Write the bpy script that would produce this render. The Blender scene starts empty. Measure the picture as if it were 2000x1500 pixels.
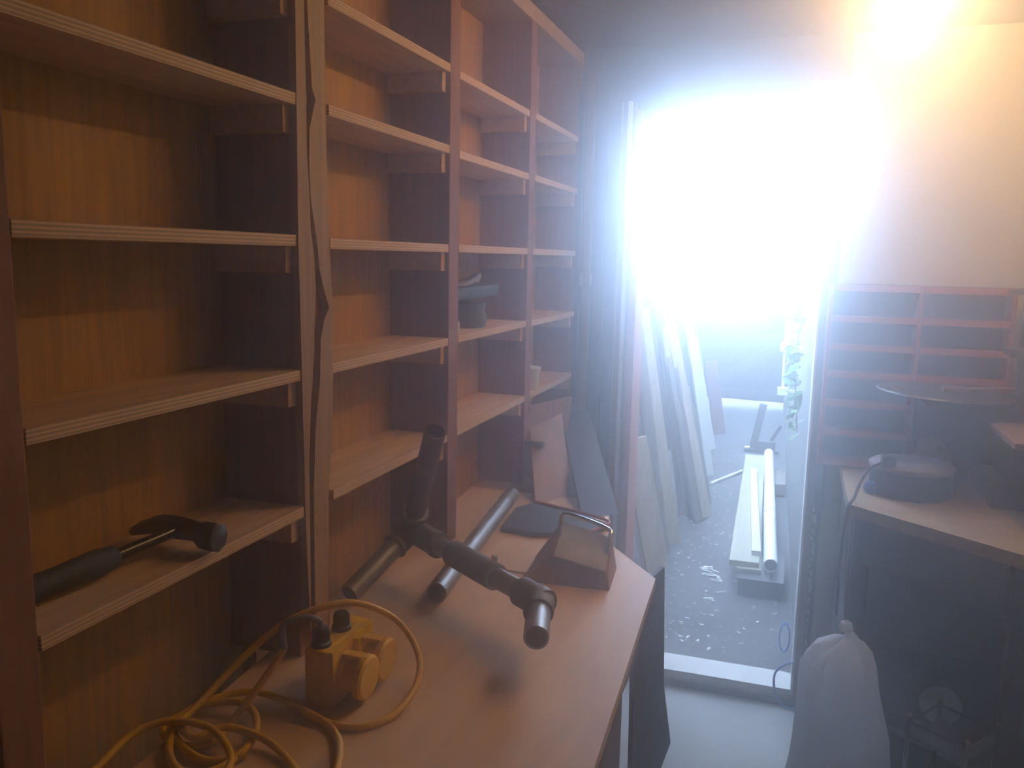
import bpy, bmesh, math, random
from mathutils import Vector, Matrix
random.seed(7)
scene = bpy.context.scene
COL = scene.collection

# ------------------------------------------------------------------ camera
cam_data = bpy.data.cameras.new('camera')
cam_data.sensor_fit = 'HORIZONTAL'
cam_data.sensor_width = 36.0
cam_data.lens = 36.0 * 1650.0 / 2000.0
cam_data.clip_start = 0.02
cam = bpy.data.objects.new('camera', cam_data)
COL.objects.link(cam)
rot = Matrix([[0.948266, -0.064656, 0.310824], [0.316922, 0.134848, -0.938817], [0.018786, 0.988755, 0.148363]])
cam.matrix_world = Matrix.Translation((0, 0, 1.68)) @ rot.to_4x4()
scene.camera = cam

# ------------------------------------------------------------------ light and exposure
world = bpy.data.worlds.new('overcast_sky')
scene.world = world
world.use_nodes = True
world.cycles.sampling_method = 'NONE'
bg = world.node_tree.nodes['Background']
bg.inputs['Color'].default_value = (0.43, 0.63, 1.0, 1)
bg.inputs['Strength'].default_value = 34.0
LAMP_STRENGTH = 150.0
HAZE_COLOR = (0.88, 0.94, 1.0, 1)  # bluish tint for the glow of the added glare volume
HAZE = ((0.38, 0.925), (0.04, 0.82))
LAMP_COLOR = (1.0, 0.66, 0.32)
scene.view_settings.view_transform = 'Standard'
scene.view_settings.look = 'None'
scene.view_settings.exposure = 0.0
scene.view_settings.gamma = 1.0
scene.view_settings.use_curve_mapping = False
scene.cycles.max_bounces = 4
scene.cycles.diffuse_bounces = 2
scene.cycles.glossy_bounces = 1
scene.cycles.transmission_bounces = 2
scene.cycles.volume_bounces = 1
scene.cycles.sample_clamp_indirect = 6.0
scene.cycles.use_light_tree = False

# ------------------------------------------------------------------ materials
def nt(name):
    m = bpy.data.materials.new(name)
    m.use_nodes = True
    t = m.node_tree
    return m, t, t.nodes['Principled BSDF']

def plain(name, col, rough=0.6, metal=0.0, noise=0.12, scale=8.0, bump=0.0, spec=0.4):
    m, t, p = nt(name)
    p.inputs['Roughness'].default_value = rough
    p.inputs['Metallic'].default_value = metal
    p.inputs['Specular IOR Level'].default_value = spec
    tc = t.nodes.new('ShaderNodeTexCoord')
    n = t.nodes.new('ShaderNodeTexNoise')
    n.inputs['Scale'].default_value = scale
    n.inputs['Detail'].default_value = 5.0
    t.links.new(tc.outputs['Object'], n.inputs['Vector'])
    r = t.nodes.new('ShaderNodeValToRGB')
    r.color_ramp.elements[0].position = 0.3
    r.color_ramp.elements[1].position = 0.7
    r.color_ramp.elements[0].color = tuple(c * (1 - noise) for c in col) + (1,)
    r.color_ramp.elements[1].color = tuple(min(1, c * (1 + noise)) for c in col) + (1,)
    t.links.new(n.outputs['Fac'], r.inputs['Fac'])
    t.links.new(r.outputs['Color'], p.inputs['Base Color'])
    if bump:
        b = t.nodes.new('ShaderNodeBump')
        b.inputs['Strength'].default_value = bump
        b.inputs['Distance'].default_value = 0.01
        t.links.new(n.outputs['Fac'], b.inputs['Height'])
        t.links.new(b.outputs['Normal'], p.inputs['Normal'])
    return m

def wood(name, dark, light, stretch=(14, 14, 1.2), rough=0.65, ply=False, spec=0.3):
    """grain runs along the axis with the small stretch; ply adds glued layers to the edges"""
    m, t, p = nt(name)
    p.inputs['Roughness'].default_value = rough
    p.inputs['Specular IOR Level'].default_value = spec
    L = t.links.new
    tc = t.nodes.new('ShaderNodeTexCoord')
    mp = t.nodes.new('ShaderNodeMapping')
    mp.inputs['Scale'].default_value = stretch
    L(tc.outputs['Object'], mp.inputs['Vector'])
    n = t.nodes.new('ShaderNodeTexNoise')
    n.inputs['Scale'].default_value = 4.0
    n.inputs['Detail'].default_value = 6.0
    n.inputs['Distortion'].default_value = 0.6
    L(mp.outputs['Vector'], n.inputs['Vector'])
    r = t.nodes.new('ShaderNodeValToRGB')
    r.color_ramp.elements[0].position = 0.32
    r.color_ramp.elements[1].position = 0.66
    r.color_ramp.elements[0].color = tuple(dark) + (1,)
    r.color_ramp.elements[1].color = tuple(light) + (1,)
    L(n.outputs['Fac'], r.inputs['Fac'])
    out = r.outputs['Color']
    if ply:
        sep = t.nodes.new('ShaderNodeSeparateXYZ')
        L(tc.outputs['Object'], sep.inputs['Vector'])
        mul = t.nodes.new('ShaderNodeMath'); mul.operation = 'MULTIPLY'
        mul.inputs[1].default_value = 2 * math.pi / 0.0054
        L(sep.outputs['Z'], mul.inputs[0])
        sn = t.nodes.new('ShaderNodeMath'); sn.operation = 'SINE'
        L(mul.outputs[0], sn.inputs[0])
        r2 = t.nodes.new('ShaderNodeValToRGB')
        r2.color_ramp.elements[0].position = 0.0
        r2.color_ramp.elements[1].position = 0.6
        r2.color_ramp.elements[0].color = tuple(0.62 * c for c in light) + (1,)
        r2.color_ramp.elements[1].color = tuple(min(1, 1.12 * c) for c in light) + (1,)
        L(sn.outputs[0], r2.inputs['Fac'])
        ge = t.nodes.new('ShaderNodeNewGeometry')
        s2 = t.nodes.new('ShaderNodeSeparateXYZ')
        L(ge.outputs['True Normal'], s2.inputs['Vector'])
        ab = t.nodes.new('ShaderNodeMath'); ab.operation = 'ABSOLUTE'
        L(s2.outputs['Z'], ab.inputs[0])
        gt = t.nodes.new('ShaderNodeMath'); gt.operation = 'GREATER_THAN'
        gt.inputs[1].default_value = 0.5
        L(ab.outputs[0], gt.inputs[0])
        mx = t.nodes.new('ShaderNodeMix'); mx.data_type = 'RGBA'
        L(gt.outputs[0], mx.inputs['Factor'])
        L(r2.outputs['Color'], mx.inputs['A'])
        L(r.outputs['Color'], mx.inputs['B'])
        out = mx.outputs['Result']
    L(out, p.inputs['Base Color'])
    b = t.nodes.new('ShaderNodeBump')
    b.inputs['Strength'].default_value = 0.08
    b.inputs['Distance'].default_value = 0.004
    L(n.outputs['Fac'], b.inputs['Height'])
    L(b.outputs['Normal'], p.inputs['Normal'])
    return m

def speckled(name, base, speck, scale=60.0, cut=0.68, rough=0.9):
    """concrete with pale crumbs and stains"""
    m, t, p = nt(name)
    p.inputs['Roughness'].default_value = rough
    p.inputs['Specular IOR Level'].default_value = 0.2
    L = t.links.new
    tc = t.nodes.new('ShaderNodeTexCoord')
    n1 = t.nodes.new('ShaderNodeTexNoise'); n1.inputs['Scale'].default_value = 3.0; n1.inputs['Detail'].default_value = 7.0
    n2 = t.nodes.new('ShaderNodeTexNoise'); n2.inputs['Scale'].default_value = scale; n2.inputs['Detail'].default_value = 2.0
    for n in (n1, n2):
        L(tc.outputs['Object'], n.inputs['Vector'])
    r1 = t.nodes.new('ShaderNodeValToRGB')
    r1.color_ramp.elements[0].position = 0.3
    r1.color_ramp.elements[1].position = 0.72
    r1.color_ramp.elements[0].color = tuple(0.78 * c for c in base) + (1,)
    r1.color_ramp.elements[1].color = tuple(min(1, 1.18 * c) for c in base) + (1,)
    L(n1.outputs['Fac'], r1.inputs['Fac'])
    r2 = t.nodes.new('ShaderNodeValToRGB')
    r2.color_ramp.elements[0].position = cut
    r2.color_ramp.elements[1].position = cut + 0.03
    L(n2.outputs['Fac'], r2.inputs['Fac'])
    mx = t.nodes.new('ShaderNodeMix'); mx.data_type = 'RGBA'
    L(r2.outputs['Color'], mx.inputs['Factor'])
    L(r1.outputs['Color'], mx.inputs['A'])
    mx.inputs['B'].default_value = tuple(speck) + (1,)
    L(mx.outputs['Result'], p.inputs['Base Color'])
    return m

M = {}
M['ply'] = wood('birch_plywood', (0.60, 0.37, 0.20), (0.84, 0.55, 0.33), (14, 1.2, 14), ply=True)
M['ply_bench'] = wood('bench_plywood', (0.62, 0.375, 0.205), (0.80, 0.51, 0.29), (3.5, 0.8, 8), rough=0.5)
M['batten'] = wood('shelf_batten', (0.58, 0.35, 0.18), (0.78, 0.50, 0.28), (14, 14, 14))
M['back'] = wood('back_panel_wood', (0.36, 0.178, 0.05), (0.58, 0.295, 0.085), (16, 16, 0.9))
M['post'] = wood('rough_sawn_post', (0.32, 0.19, 0.09), (0.52, 0.325, 0.165), (20, 20, 0.8))
M['divider'] = wood('stained_divider', (0.19, 0.07, 0.035), (0.33, 0.135, 0.07), (16, 16, 0.9))
M['pine'] = wood('planed_pine', (0.319, 0.243, 0.155), (0.486, 0.393, 0.272), (18, 18, 0.8))
M['pine_grey'] = wood('weathered_pine', (0.122, 0.101, 0.076), (0.202, 0.169, 0.130), (18, 18, 0.8))
M['pine_brown'] = wood('brown_timber', (0.086, 0.058, 0.036), (0.151, 0.104, 0.068), (18, 18, 0.8))
M['pine_flat'] = wood('planed_pine_flat', (0.285, 0.262, 0.174), (0.396, 0.364, 0.253), (18, 0.8, 18))
M['white_flat'] = plain('white_painted_timber', (0.540, 0.522, 0.468), 0.6, noise=0.05)
M['orange_frame'] = plain('red_brown_paint', (0.48, 0.13, 0.07), 0.5, noise=0.1)
M['trim_brown'] = wood('frame_brown', (0.15, 0.09, 0.065), (0.24, 0.15, 0.11), (20, 20, 0.8))
M['trim_dark'] = wood('frame_dark', (0.055, 0.05, 0.05), (0.10, 0.085, 0.08), (20, 20, 0.8))
M['white_paint'] = plain('white_paint', (0.78, 0.77, 0.75), 0.5, noise=0.05)
M['cream_wall'] = plain('cream_plaster', (0.62, 0.59, 0.47), 0.9, noise=0.05, scale=3, bump=0.15)
M['wall_dark'] = plain('dark_wall_boards', (0.075, 0.065, 0.06), 0.9, noise=0.2)
M['ceiling'] = plain('ceiling_boards', (0.12, 0.09, 0.075), 0.9, noise=0.15, scale=4)
M['floor'] = speckled('dusty_concrete', (0.352, 0.352, 0.336), (0.496, 0.496, 0.480), 55, 0.72)
M['ground'] = speckled('passage_concrete', (0.108, 0.104, 0.101), (0.446, 0.446, 0.418), 38, 0.69)
M['render'] = plain('pebble_render', (0.173, 0.173, 0.166), 0.95, noise=0.18, scale=14, bump=0.4)
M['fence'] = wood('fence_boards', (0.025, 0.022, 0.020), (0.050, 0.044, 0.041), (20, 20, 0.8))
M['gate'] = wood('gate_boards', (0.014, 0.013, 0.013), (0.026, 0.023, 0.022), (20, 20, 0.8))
M['gate_rail'] = wood('gate_rails', (0.050, 0.043, 0.040), (0.086, 0.076, 0.068), (3, 3, 3))
M['galv'] = plain('galvanised_steel', (0.32, 0.31, 0.30), 0.45, metal=0.75, noise=0.2, scale=30)
M['fitting'] = plain('cast_fitting', (0.17, 0.15, 0.13), 0.6, metal=0.4, noise=0.2, scale=40)
M['rust'] = plain('rusty_steel', (0.17, 0.085, 0.06), 0.7, metal=0.3, noise=0.3, scale=40)
M['chrome'] = plain('bright_steel', (0.75, 0.75, 0.76), 0.18, metal=1.0, noise=0.03)
M['steel_dark'] = plain('dark_steel', (0.09, 0.085, 0.085), 0.4, metal=0.6, noise=0.15, scale=20)
M['yellow'] = plain('yellow_plastic', (0.92, 0.50, 0.002), 0.42, noise=0.05)
M['yellow_cable'] = plain('yellow_cable', (0.80, 0.42, 0.002), 0.5, noise=0.06)
M['black'] = plain('black_plastic', (0.022, 0.022, 0.024), 0.5, noise=0.1)
M['black_rubber'] = plain('black_rubber', (0.03, 0.03, 0.03), 0.7, noise=0.15)
M['blue'] = plain('blue_plastic', (0.03, 0.08, 0.42), 0.45, noise=0.05)
M['blue_cable'] = plain('blue_cable', (0.10, 0.22, 0.60), 0.5, noise=0.05)
M['grey_cable'] = plain('grey_cable', (0.22, 0.20, 0.24), 0.5, noise=0.05)
M['red'] = plain('red_painted_wood', (0.40, 0.05, 0.028), 0.55, noise=0.15, scale=12)
M['red_lip'] = plain('orange_red_edge', (0.50, 0.12, 0.06), 0.55, noise=0.15, scale=12)
M['bench_right'] = wood('worn_bench_top', (0.26, 0.19, 0.12), (0.42, 0.32, 0.21), (2.0, 10, 10))
M['brown_ply'] = wood('brown_plywood_offcut', (0.26, 0.14, 0.09), (0.40, 0.23, 0.15), (6, 6, 1.5))
M['rack_back'] = plain('dark_red_back', (0.09, 0.025, 0.02), 0.7, noise=0.2)
M['dark_gloss'] = plain('dark_gloss_steel', (0.05, 0.048, 0.045), 0.16, metal=0.9, noise=0.1)
M['charcoal'] = plain('charcoal_board', (0.035, 0.032, 0.036), 0.7, noise=0.1)
M['reddish'] = plain('red_brown_board', (0.16, 0.06, 0.05), 0.8, noise=0.2)
M['tub'] = plain('cream_plastic', (0.66, 0.58, 0.46), 0.5, noise=0.04)
M['leaf'] = plain('ivy_leaf', (0.10, 0.26, 0.06), 0.5, noise=0.3, scale=20)
M['grey_plate'] = plain('brushed_plate', (0.66, 0.63, 0.62), 0.4, metal=0.1, noise=0.2, scale=18)
M['reel_top'] = plain('dusty_reel_label', (0.24, 0.20, 0.23), 0.6, noise=0.4, scale=26)
M['foam'] = plain('torn_foam', (0.62, 0.62, 0.60), 0.95, noise=0.1)
M['chips'] = plain('pale_wood_chips', (0.72, 0.70, 0.62), 0.9, noise=0.1)
M['lamp_body'] = plain('lamp_batten_enamel', (0.70, 0.68, 0.62), 0.5, noise=0.03)

def emissive(name, col, s):
    m = bpy.data.materials.new(name); m.use_nodes = True
    t = m.node_tree; t.nodes.remove(t.nodes['Principled BSDF'])
    e = t.nodes.new('ShaderNodeEmission')
    e.inputs['Color'].default_value = tuple(col) + (1,)
    e.inputs['Strength'].default_value = s
    t.links.new(e.outputs[0], t.nodes['Material Output'].inputs['Surface'])
    return m
M['tube'] = emissive('glowing_tube', LAMP_COLOR, LAMP_STRENGTH)

def film(name, col, mix=0.45, rough=0.35):
    m, t, p = nt(name)
    p.inputs['Base Color'].default_value = tuple(col) + (1,)
    p.inputs['Roughness'].default_value = rough
    tr = t.nodes.new('ShaderNodeBsdfTranslucent')
    tr.inputs['Color'].default_value = tuple(col) + (1,)
    mx = t.nodes.new('ShaderNodeMixShader')
    mx.inputs['Fac'].default_value = mix
    t.links.new(p.outputs[0], mx.inputs[1])
    t.links.new(tr.outputs[0], mx.inputs[2])
    t.links.new(mx.outputs[0], t.nodes['Material Output'].inputs['Surface'])
    return m
M['bag'] = film('white_polythene', (0.90, 0.92, 0.94), 0.65)
M['olive_bag'] = film('olive_polythene', (0.34, 0.32, 0.20), 0.3)
m, t, p = nt('clear_glass')
p.inputs['Base Color'].default_value = (0.55, 0.55, 0.5, 1)
p.inputs['Roughness'].default_value = 0.05
p.inputs['Transmission Weight'].default_value = 0.7
M['glass'] = m

# ------------------------------------------------------------------ geometry helpers
def V(*a): return Vector(a)

class MB:
    """collects shapes (in world coordinates) that become ONE mesh object"""
    def __init__(self): self.v = []; self.f = []; self.sm = []
    def add(self, vs, fs, smooth=False):
        o = len(self.v)
        self.v += [Vector(a) for a in vs]
        self.f += [[i + o for i in f] for f in fs]
        self.sm += [smooth] * len(fs)
        return self
    def box(self, x0, x1, y0, y1, z0, z1, bev=0.0):
        return self.obox(V((x0+x1)/2, (y0+y1)/2, (z0+z1)/2), V(1,0,0), V(0,1,0), V(0,0,1), x1-x0, y1-y0, z1-z0, bev)
    def obox(self, c, a, b, d, la, lb, ld, bev=0.0):
        """box about centre c with unit axes a, b, d and full lengths"""
        a = a.normalized(); b = b.normalized(); d = d.normalized()
        if bev <= 0:
            vs = [c + a*(sx*la/2) + b*(sy*lb/2) + d*(sz*ld/2) for sz in (-1,1) for sy in (-1,1) for sx in (-1,1)]
            return self.add(vs, [[0,2,3,1],[4,5,7,6],[0,1,5,4],[2,6,7,3],[0,4,6,2],[1,3,7,5]])
        bm = bmesh.new()
        bmesh.ops.create_cube(bm, size=1.0)
        for q in bm.verts: q.co = Vector((q.co.x*la, q.co.y*lb, q.co.z*ld))
        bmesh.ops.bevel(bm, geom=list(bm.edges), offset=bev, segments=2, profile=0.6, affect='EDGES')
        bm.verts.index_update()
        vs = [c + a*q.co.x + b*q.co.y + d*q.co.z for q in bm.verts]
        fs = [[q.index for q in f.verts] for f in bm.faces]
        bm.free()
        return self.add(vs, fs)
    def prism(self, poly, off):
        """poly: list of 3D points (planar); off: extrusion vector"""
        n = len(poly); off = Vector(off)
        vs = [Vector(q) for q in poly] + [Vector(q) + off for q in poly]
        fs = [list(range(n))[::-1], list(range(n, 2*n))] + [[i, (i+1) % n, n+(i+1) % n, n+i] for i in range(n)]
        return self.add(vs, fs)
    def ring_frames(self, p):
        p = [Vector(q) for q in p]; out = []
        t0 = (p[1]-p[0]).normalized()
        u = t0.orthogonal().normalized()
        for i, q in enumerate(p):
            t = (p[min(i+1, len(p)-1)] - p[max(i-1, 0)]).normalized()
            u = (u - t*u.dot(t)).normalized()
            out.append((q, u, t.cross(u)))
        return out
    def tube(self, pts, r, n=12, cap=True, rs=None):
        fr = self.ring_frames(pts); vs = []; fs = []
        for k, (q, u, w) in enumerate(fr):
            rr = rs[k] if rs else r
            vs += [q + u*(rr*math.cos(2*math.pi*i/n)) + w*(rr*math.sin(2*math.pi*i/n)) for i in range(n)]
        m = len(fr)
        for k in range(m-1):
            for i in range(n):
                fs.append([k*n+i, k*n+(i+1) % n, (k+1)*n+(i+1) % n, (k+1)*n+i])
        self.add(vs, fs, True)
        if cap:
            self.add(vs[:n], [list(range(n))[::-1]]); self.add(vs[-n:], [list(range(n))])
        return self
    def hollow(self, p0, p1, ro, ri, n=24):
        """open pipe with wall thickness"""
        p0 = Vector(p0); p1 = Vector(p1)
        fr = self.ring_frames([p0, p1]); vs = []
        for (q, u, w) in fr:
            for rr in (ro, ri):
                vs += [q + u*(rr*math.cos(2*math.pi*i/n)) + w*(rr*math.sin(2*math.pi*i/n)) for i in range(n)]
        o, inn, ring = [], [], []
        for i in range(n):
            j = (i+1) % n
            o.append([i, j, 2*n+j, 2*n+i]); inn.append([n+i, 3*n+i, 3*n+j, n+j])
            ring += [[i, n+i, n+j, j], [2*n+i, 2*n+j, 3*n+j, 3*n+i]]
        self.add(vs, o + inn, True)
        self.add(vs, ring)
        return self
    def lathe(self, c, axis, prof, n=32):
        """prof: list of (radius, distance along axis)"""
        c = Vector(c); ax = Vector(axis).normalized(); u = ax.orthogonal().normalized(); w = ax.cross(u)
        vs = []; fs = []
        for (r, h) in prof:
            vs += [c + ax*h + u*(r*math.cos(2*math.pi*i/n)) + w*(r*math.sin(2*math.pi*i/n)) for i in range(n)]
        for k in range(len(prof)-1):
            for i in range(n):
                fs.append([k*n+i, k*n+(i+1) % n, (k+1)*n+(i+1) % n, (k+1)*n+i])
        self.add(vs, fs, True)
        if prof[0][0] > 1e-5: self.add(vs[:n], [list(range(n))[::-1]])
        if prof[-1][0] > 1e-5: self.add(vs[-n:], [list(range(n))])
        return self
    def build(self, name, mat, parent=None, **tags):
        base = Vector((0,0,0)); q = parent
        while q is not None: base += q.location; q = q.parent
        me = bpy.data.meshes.new(name)
        lo = [Vector((min(a[i] for a in self.v), max(a[i] for a in self.v), 0)) for i in range(3)]
        if parent is None:
            org = Vector(((lo[0].x+lo[0].y)/2, (lo[1].x+lo[1].y)/2, lo[2].x))
        else:
            org = Vector(((lo[0].x+lo[0].y)/2, (lo[1].x+lo[1].y)/2, (lo[2].x+lo[2].y)/2))
        me.from_pydata([a - org for a in self.v], [], self.f)
        bm = bmesh.new(); bm.from_mesh(me)
        bmesh.ops.remove_doubles(bm, verts=bm.verts, dist=1e-6)
        bmesh.ops.recalc_face_normals(bm, faces=bm.faces)
        bm.to_mesh(me); bm.free()
        if any(self.sm):
            for poly in me.polygons: poly.use_smooth = True
            me.set_sharp_from_angle(angle=math.radians(38))
        me.materials.append(M[mat] if isinstance(mat, str) else mat)
        o = bpy.data.objects.new(name, me)
        o.location = org - base
        o.parent = parent
        COL.objects.link(o)
        for k, val in tags.items(): o[k] = val
        return o

def thing(name, loc, label, category, group=None):
    o = bpy.data.objects.new(name, None)
    o.empty_display_size = 0.05
    o.location = loc
    COL.objects.link(o)
    o['label'] = label; o['category'] = category
    if group: o['group'] = group
    return o
def copy_part(o, parent, loc):
    c = o.copy(); COL.objects.link(c); c.parent = parent; c.location = loc
    return c
def smooth_path(pts, n=8):
    p = [Vector(q) for q in pts]; out = []
    p = [p[0]*2-p[1]] + p + [p[-1]*2-p[-2]]
    for i in range(1, len(p)-2):
        for k in range(n):
            t = k/n; a, b, c, d = p[i-1], p[i], p[i+1], p[i+2]
            out.append(0.5*((2*b) + (c-a)*t + (2*a-5*b+4*c-d)*t*t + (3*b-a-3*c+d)*t**3))
    out.append(p[-2])
    return out
def structure(o, label, category):
    o['kind'] = 'structure'; o['label'] = label; o['category'] = category
    return o

# ================================================================== the room
YW = 3.20            # inner face of the end wall
structure(MB().box(-1.10, 0.90, -1.5, YW+0.02, -0.10, 0.0).build('floor', 'floor'), 'dusty pale concrete floor of the workshop', 'floor')
structure(MB().box(-1.10, 0.90, -1.5, YW+0.12, 2.45, 2.55).build('ceiling', 'ceiling'), 'dark boarded workshop ceiling', 'ceiling')
structure(MB().box(-1.10, -1.00, -1.5, YW, 0.0, 2.45).build('wall_left', 'wall_dark'), 'dark wall behind the shelving', 'wall')
structure(MB().box(0.80, 0.90, -1.5, YW, 0.0, 2.45).build('wall_right', 'cream_wall'), 'cream wall at the right edge', 'wall')
structure(MB().box(-1.10, 0.90, -1.6, -1.5, 0.0, 2.45).build('wall_back', 'wall_dark'), 'dark wall behind the viewer', 'wall')
w = MB().box(-1.10, -0.66, YW, YW+0.12, 0.0, 2.45)
structure(w.build('wall_end_left', 'wall_dark'), 'dark end wall between shelving and doorway', 'wall')
w = MB().box(0.135, 0.90, YW, YW+0.12, 0.0, 2.45)
structure(w.build('wall_end_right', 'cream_wall'), 'cream end wall above the red rack', 'wall')
w = MB().box(-0.66, 0.135, YW, YW+0.12, 2.22, 2.45)
structure(w.build('wall_end_lintel', 'wall_dark'), 'dark wall strip over the doorway', 'wall')

# door frame: strips of the left jamb, right jamb, head and sill
df = bpy.data.objects.new('door_1', None); df.location = (-0.25, YW, 0); COL.objects.link(df)
structure(df, 'open doorway frame with red brown left jamb', 'door frame')
MB().box(-0.668, -0.645, YW-0.030, YW+0.02, 0.0, 2.25, 0.002).build('architrave', 'trim_dark', df)
MB().box(-0.645, -0.640, YW-0.034, YW+0.02, 0.0, 2.25).build('edge_strip', 'pine', df, label='thin pale strip on the left jamb')
MB().box(-0.640, -0.621, YW-0.026, YW+0.02, 0.0, 2.25, 0.002).build('architrave', 'trim_brown', df)
MB().box(-0.621, -0.606, YW-0.036, YW+0.02, 0.0, 2.25, 0.002).build('draught_strip', 'white_paint', df, label='white upright strip on the left jamb')
MB().box(-0.606, -0.594, YW-0.022, YW+0.02, 0.0, 2.25, 0.002).build('architrave', 'trim_brown', df)
MB().box(-0.594, -0.566, YW-0.030, YW+0.15, 0.071, 2.22, 0.002).build('jamb', 'orange_frame', df, label='red brown painted left jamb')
MB().box(0.080, 0.088, YW-0.034, YW+0.15, 0.071, 2.22).build('edge_strip', 'white_paint', df, label='bright narrow edge of the right jamb')
MB().box(0.088, 0.112, YW-0.030, YW+0.15, 0.0, 2.25, 0.002).build('jamb', 'trim_brown', df)
MB().box(0.112, 0.140, YW-0.020, YW+0.02, 0.0, 2.25, 0.002).build('architrave', 'trim_dark', df)
MB().box(-0.594, 0.088, YW-0.020, YW+0.14, 2.19, 2.22, 0.002).build('head', 'trim_brown', df)
# torn filler clinging to the right jamb
fm = MB()
for k in range(26):
    z = 0.16 + 0.66*k/25 + random.uniform(-.01, .01)
    s = random.uniform(.004, .011)
    fm.obox(V(0.118+random.uniform(-.004,.006), YW-0.024, z), V(1,random.uniform(-.5,.5),.3), V(0,1,.2), V(-.3,random.uniform(-.3,.3),1), s, .010, s*2.0)
fm.build('torn_filler', 'foam', df, label='torn white filler along the right jamb')
# sill: pale board on a dark step with a pale ply edge
MB().box(-0.60, 0.10, YW, YW+0.144, 0.048, 0.071, 0.002).build('sill_board', 'white_flat', df, label='pale dusty sill board')
MB().box(-0.60, 0.10, YW-0.004, YW+0.13, 0.036, 0.048).build('sill_packer', 'pine', df)
MB().box(-0.60, 0.10, YW+0.006, YW+0.13, 0.0, 0.036).build('step', 'trim_dark', df)
structure(MB().box(-0.790, -0.745, YW-0.012, YW, 1.575, 1.625, 0.003).build('trim_1', 'white_paint'), 'small white switch plate beside the shelving end', 'switch')

# ================================================================== the passage outside
structure(MB().box(-3.0, 2.5, YW+0.12, 30.0, -0.05, 0.05).build('ground', 'ground'), 'speckled concrete ground of the side passage', 'ground')
pw = MB().prism([(0.10, YW+0.12, 0.05), (-0.045, 9.95, 0.05), (0.35, 9.95, 0.05), (0.35, YW+0.12, 0.05)], (0, 0, 2.6))
structure(pw.build('wall_passage', 'render'), 'rough grey rendered wall along the passage', 'wall')
# fence of upright boards
fe = thing('board_fence', (-0.95, 6.6, 0.05), 'dark upright board fence behind the leaning planks', 'fence')
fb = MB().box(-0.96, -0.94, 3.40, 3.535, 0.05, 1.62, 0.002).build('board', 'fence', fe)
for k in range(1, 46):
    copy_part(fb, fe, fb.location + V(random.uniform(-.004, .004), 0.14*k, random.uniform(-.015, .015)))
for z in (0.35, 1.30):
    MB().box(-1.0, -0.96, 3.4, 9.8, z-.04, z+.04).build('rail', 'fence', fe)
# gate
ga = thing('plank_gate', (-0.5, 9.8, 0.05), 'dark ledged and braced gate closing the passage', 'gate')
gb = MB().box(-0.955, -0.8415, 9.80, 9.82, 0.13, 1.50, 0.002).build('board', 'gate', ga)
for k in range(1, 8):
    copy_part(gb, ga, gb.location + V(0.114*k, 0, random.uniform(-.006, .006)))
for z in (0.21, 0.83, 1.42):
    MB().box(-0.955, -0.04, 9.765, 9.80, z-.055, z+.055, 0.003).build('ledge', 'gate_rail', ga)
for z0 in (0.26, 0.88):
    a = V(-0.82, 9.782, z0); b = V(-0.15, 9.782, z0+0.50)
    MB().obox((a+b)/2, b-a, V(0,1,0), (b-a).cross(V(0,1,0)), (b-a).length, .034, .11).build('brace', 'gate_rail', ga)
for z in (0.30, 1.30):
    MB().box(-0.10, -0.03, 9.755, 9.765, z-.02, z+.02).build('hinge', 'steel_dark', ga)

# ================================================================== shelving along the left wall
XF, XB = -0.80, -0.96
ZS = [1.240, 1.480, 1.708, 1.938, 2.125]
BAYS = [(0.700, 1.257), (1.360, 1.915), (1.975, 2.548), (2.605, 3.155)]
sh = thing('shelving_unit', (-0.88, 1.9, 0.95), 'wall of open wooden shelves standing on the left workbench', 'shelves')
for (a, b) in BAYS:
    MB().box(XB-.012, XB, a-.03, b+.03, 0.70, 2.40).build('back_panel', 'back', sh)
for (a, b) in ((0.645, 0.700), (1.915, 1.975), (2.548, 2.605), (3.155, 3.188)):
    MB().box(XB, XF, a, b, 0.952, 2.40, 0.002).build('divider', 'divider', sh)
MB().box(XB, XF-.012, 1.257, 1.360, 0.952, 2.40).build('divider', 'divider', sh)
for bi, (a, b) in enumerate(BAYS):
    for si, z in enumerate(ZS):
        dz = random.uniform(-.002, .003)
        s = MB().box(XB, XF+random.uniform(-.002, .002), a+.002, b-.002, z-.019+dz, z+dz, 0.0008).build('shelf', 'ply', sh)
        for y0, y1, x1 in ((b-.022, b, XF-.012), (a, a+.022, XF-.09)):
            MB().box(XB+.005, x1, y0, y1, z-.064+dz, z-.0195+dz, 0.001).build('batten', 'batten', s)
MB().box(XB, XF+.004, 0.645, 3.188, 2.385, 2.43, 0.002).build('top_rail', 'post', sh)
# two waney strips nailed over the double post, with a ragged gap between them
def strip(L, Rr, name, xa):
    poly = [Vector(q) for q in L] + [Vector(q) for q in Rr[::-1]]
    return MB().prism(poly, (-0.0145, 0, 0)).build(name, 'post', sh, label='rough strip with a wavy bark edge')
Llo = [(-0.797, 1.253, 2.131), (-0.797, 1.255, 2.085), (-0.797, 1.251, 1.701), (-0.797, 1.255, 1.475), (-0.797, 1.258, 1.227), (-0.797, 1.267, 1.003)]
Lro = [(-0.797, 1.281, 2.140), (-0.797, 1.281, 2.044), (-0.797, 1.283, 1.938), (-0.797, 1.282, 1.855), (-0.797, 1.287, 1.788), (-0.797, 1.290, 1.719), (-0.797, 1.300, 1.676), (-0.797, 1.304, 1.622), (-0.797, 1.295, 1.506), (-0.797, 1.283, 1.426), (-0.797, 1.273, 1.317), (-0.797, 1.270, 1.001)]
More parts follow.
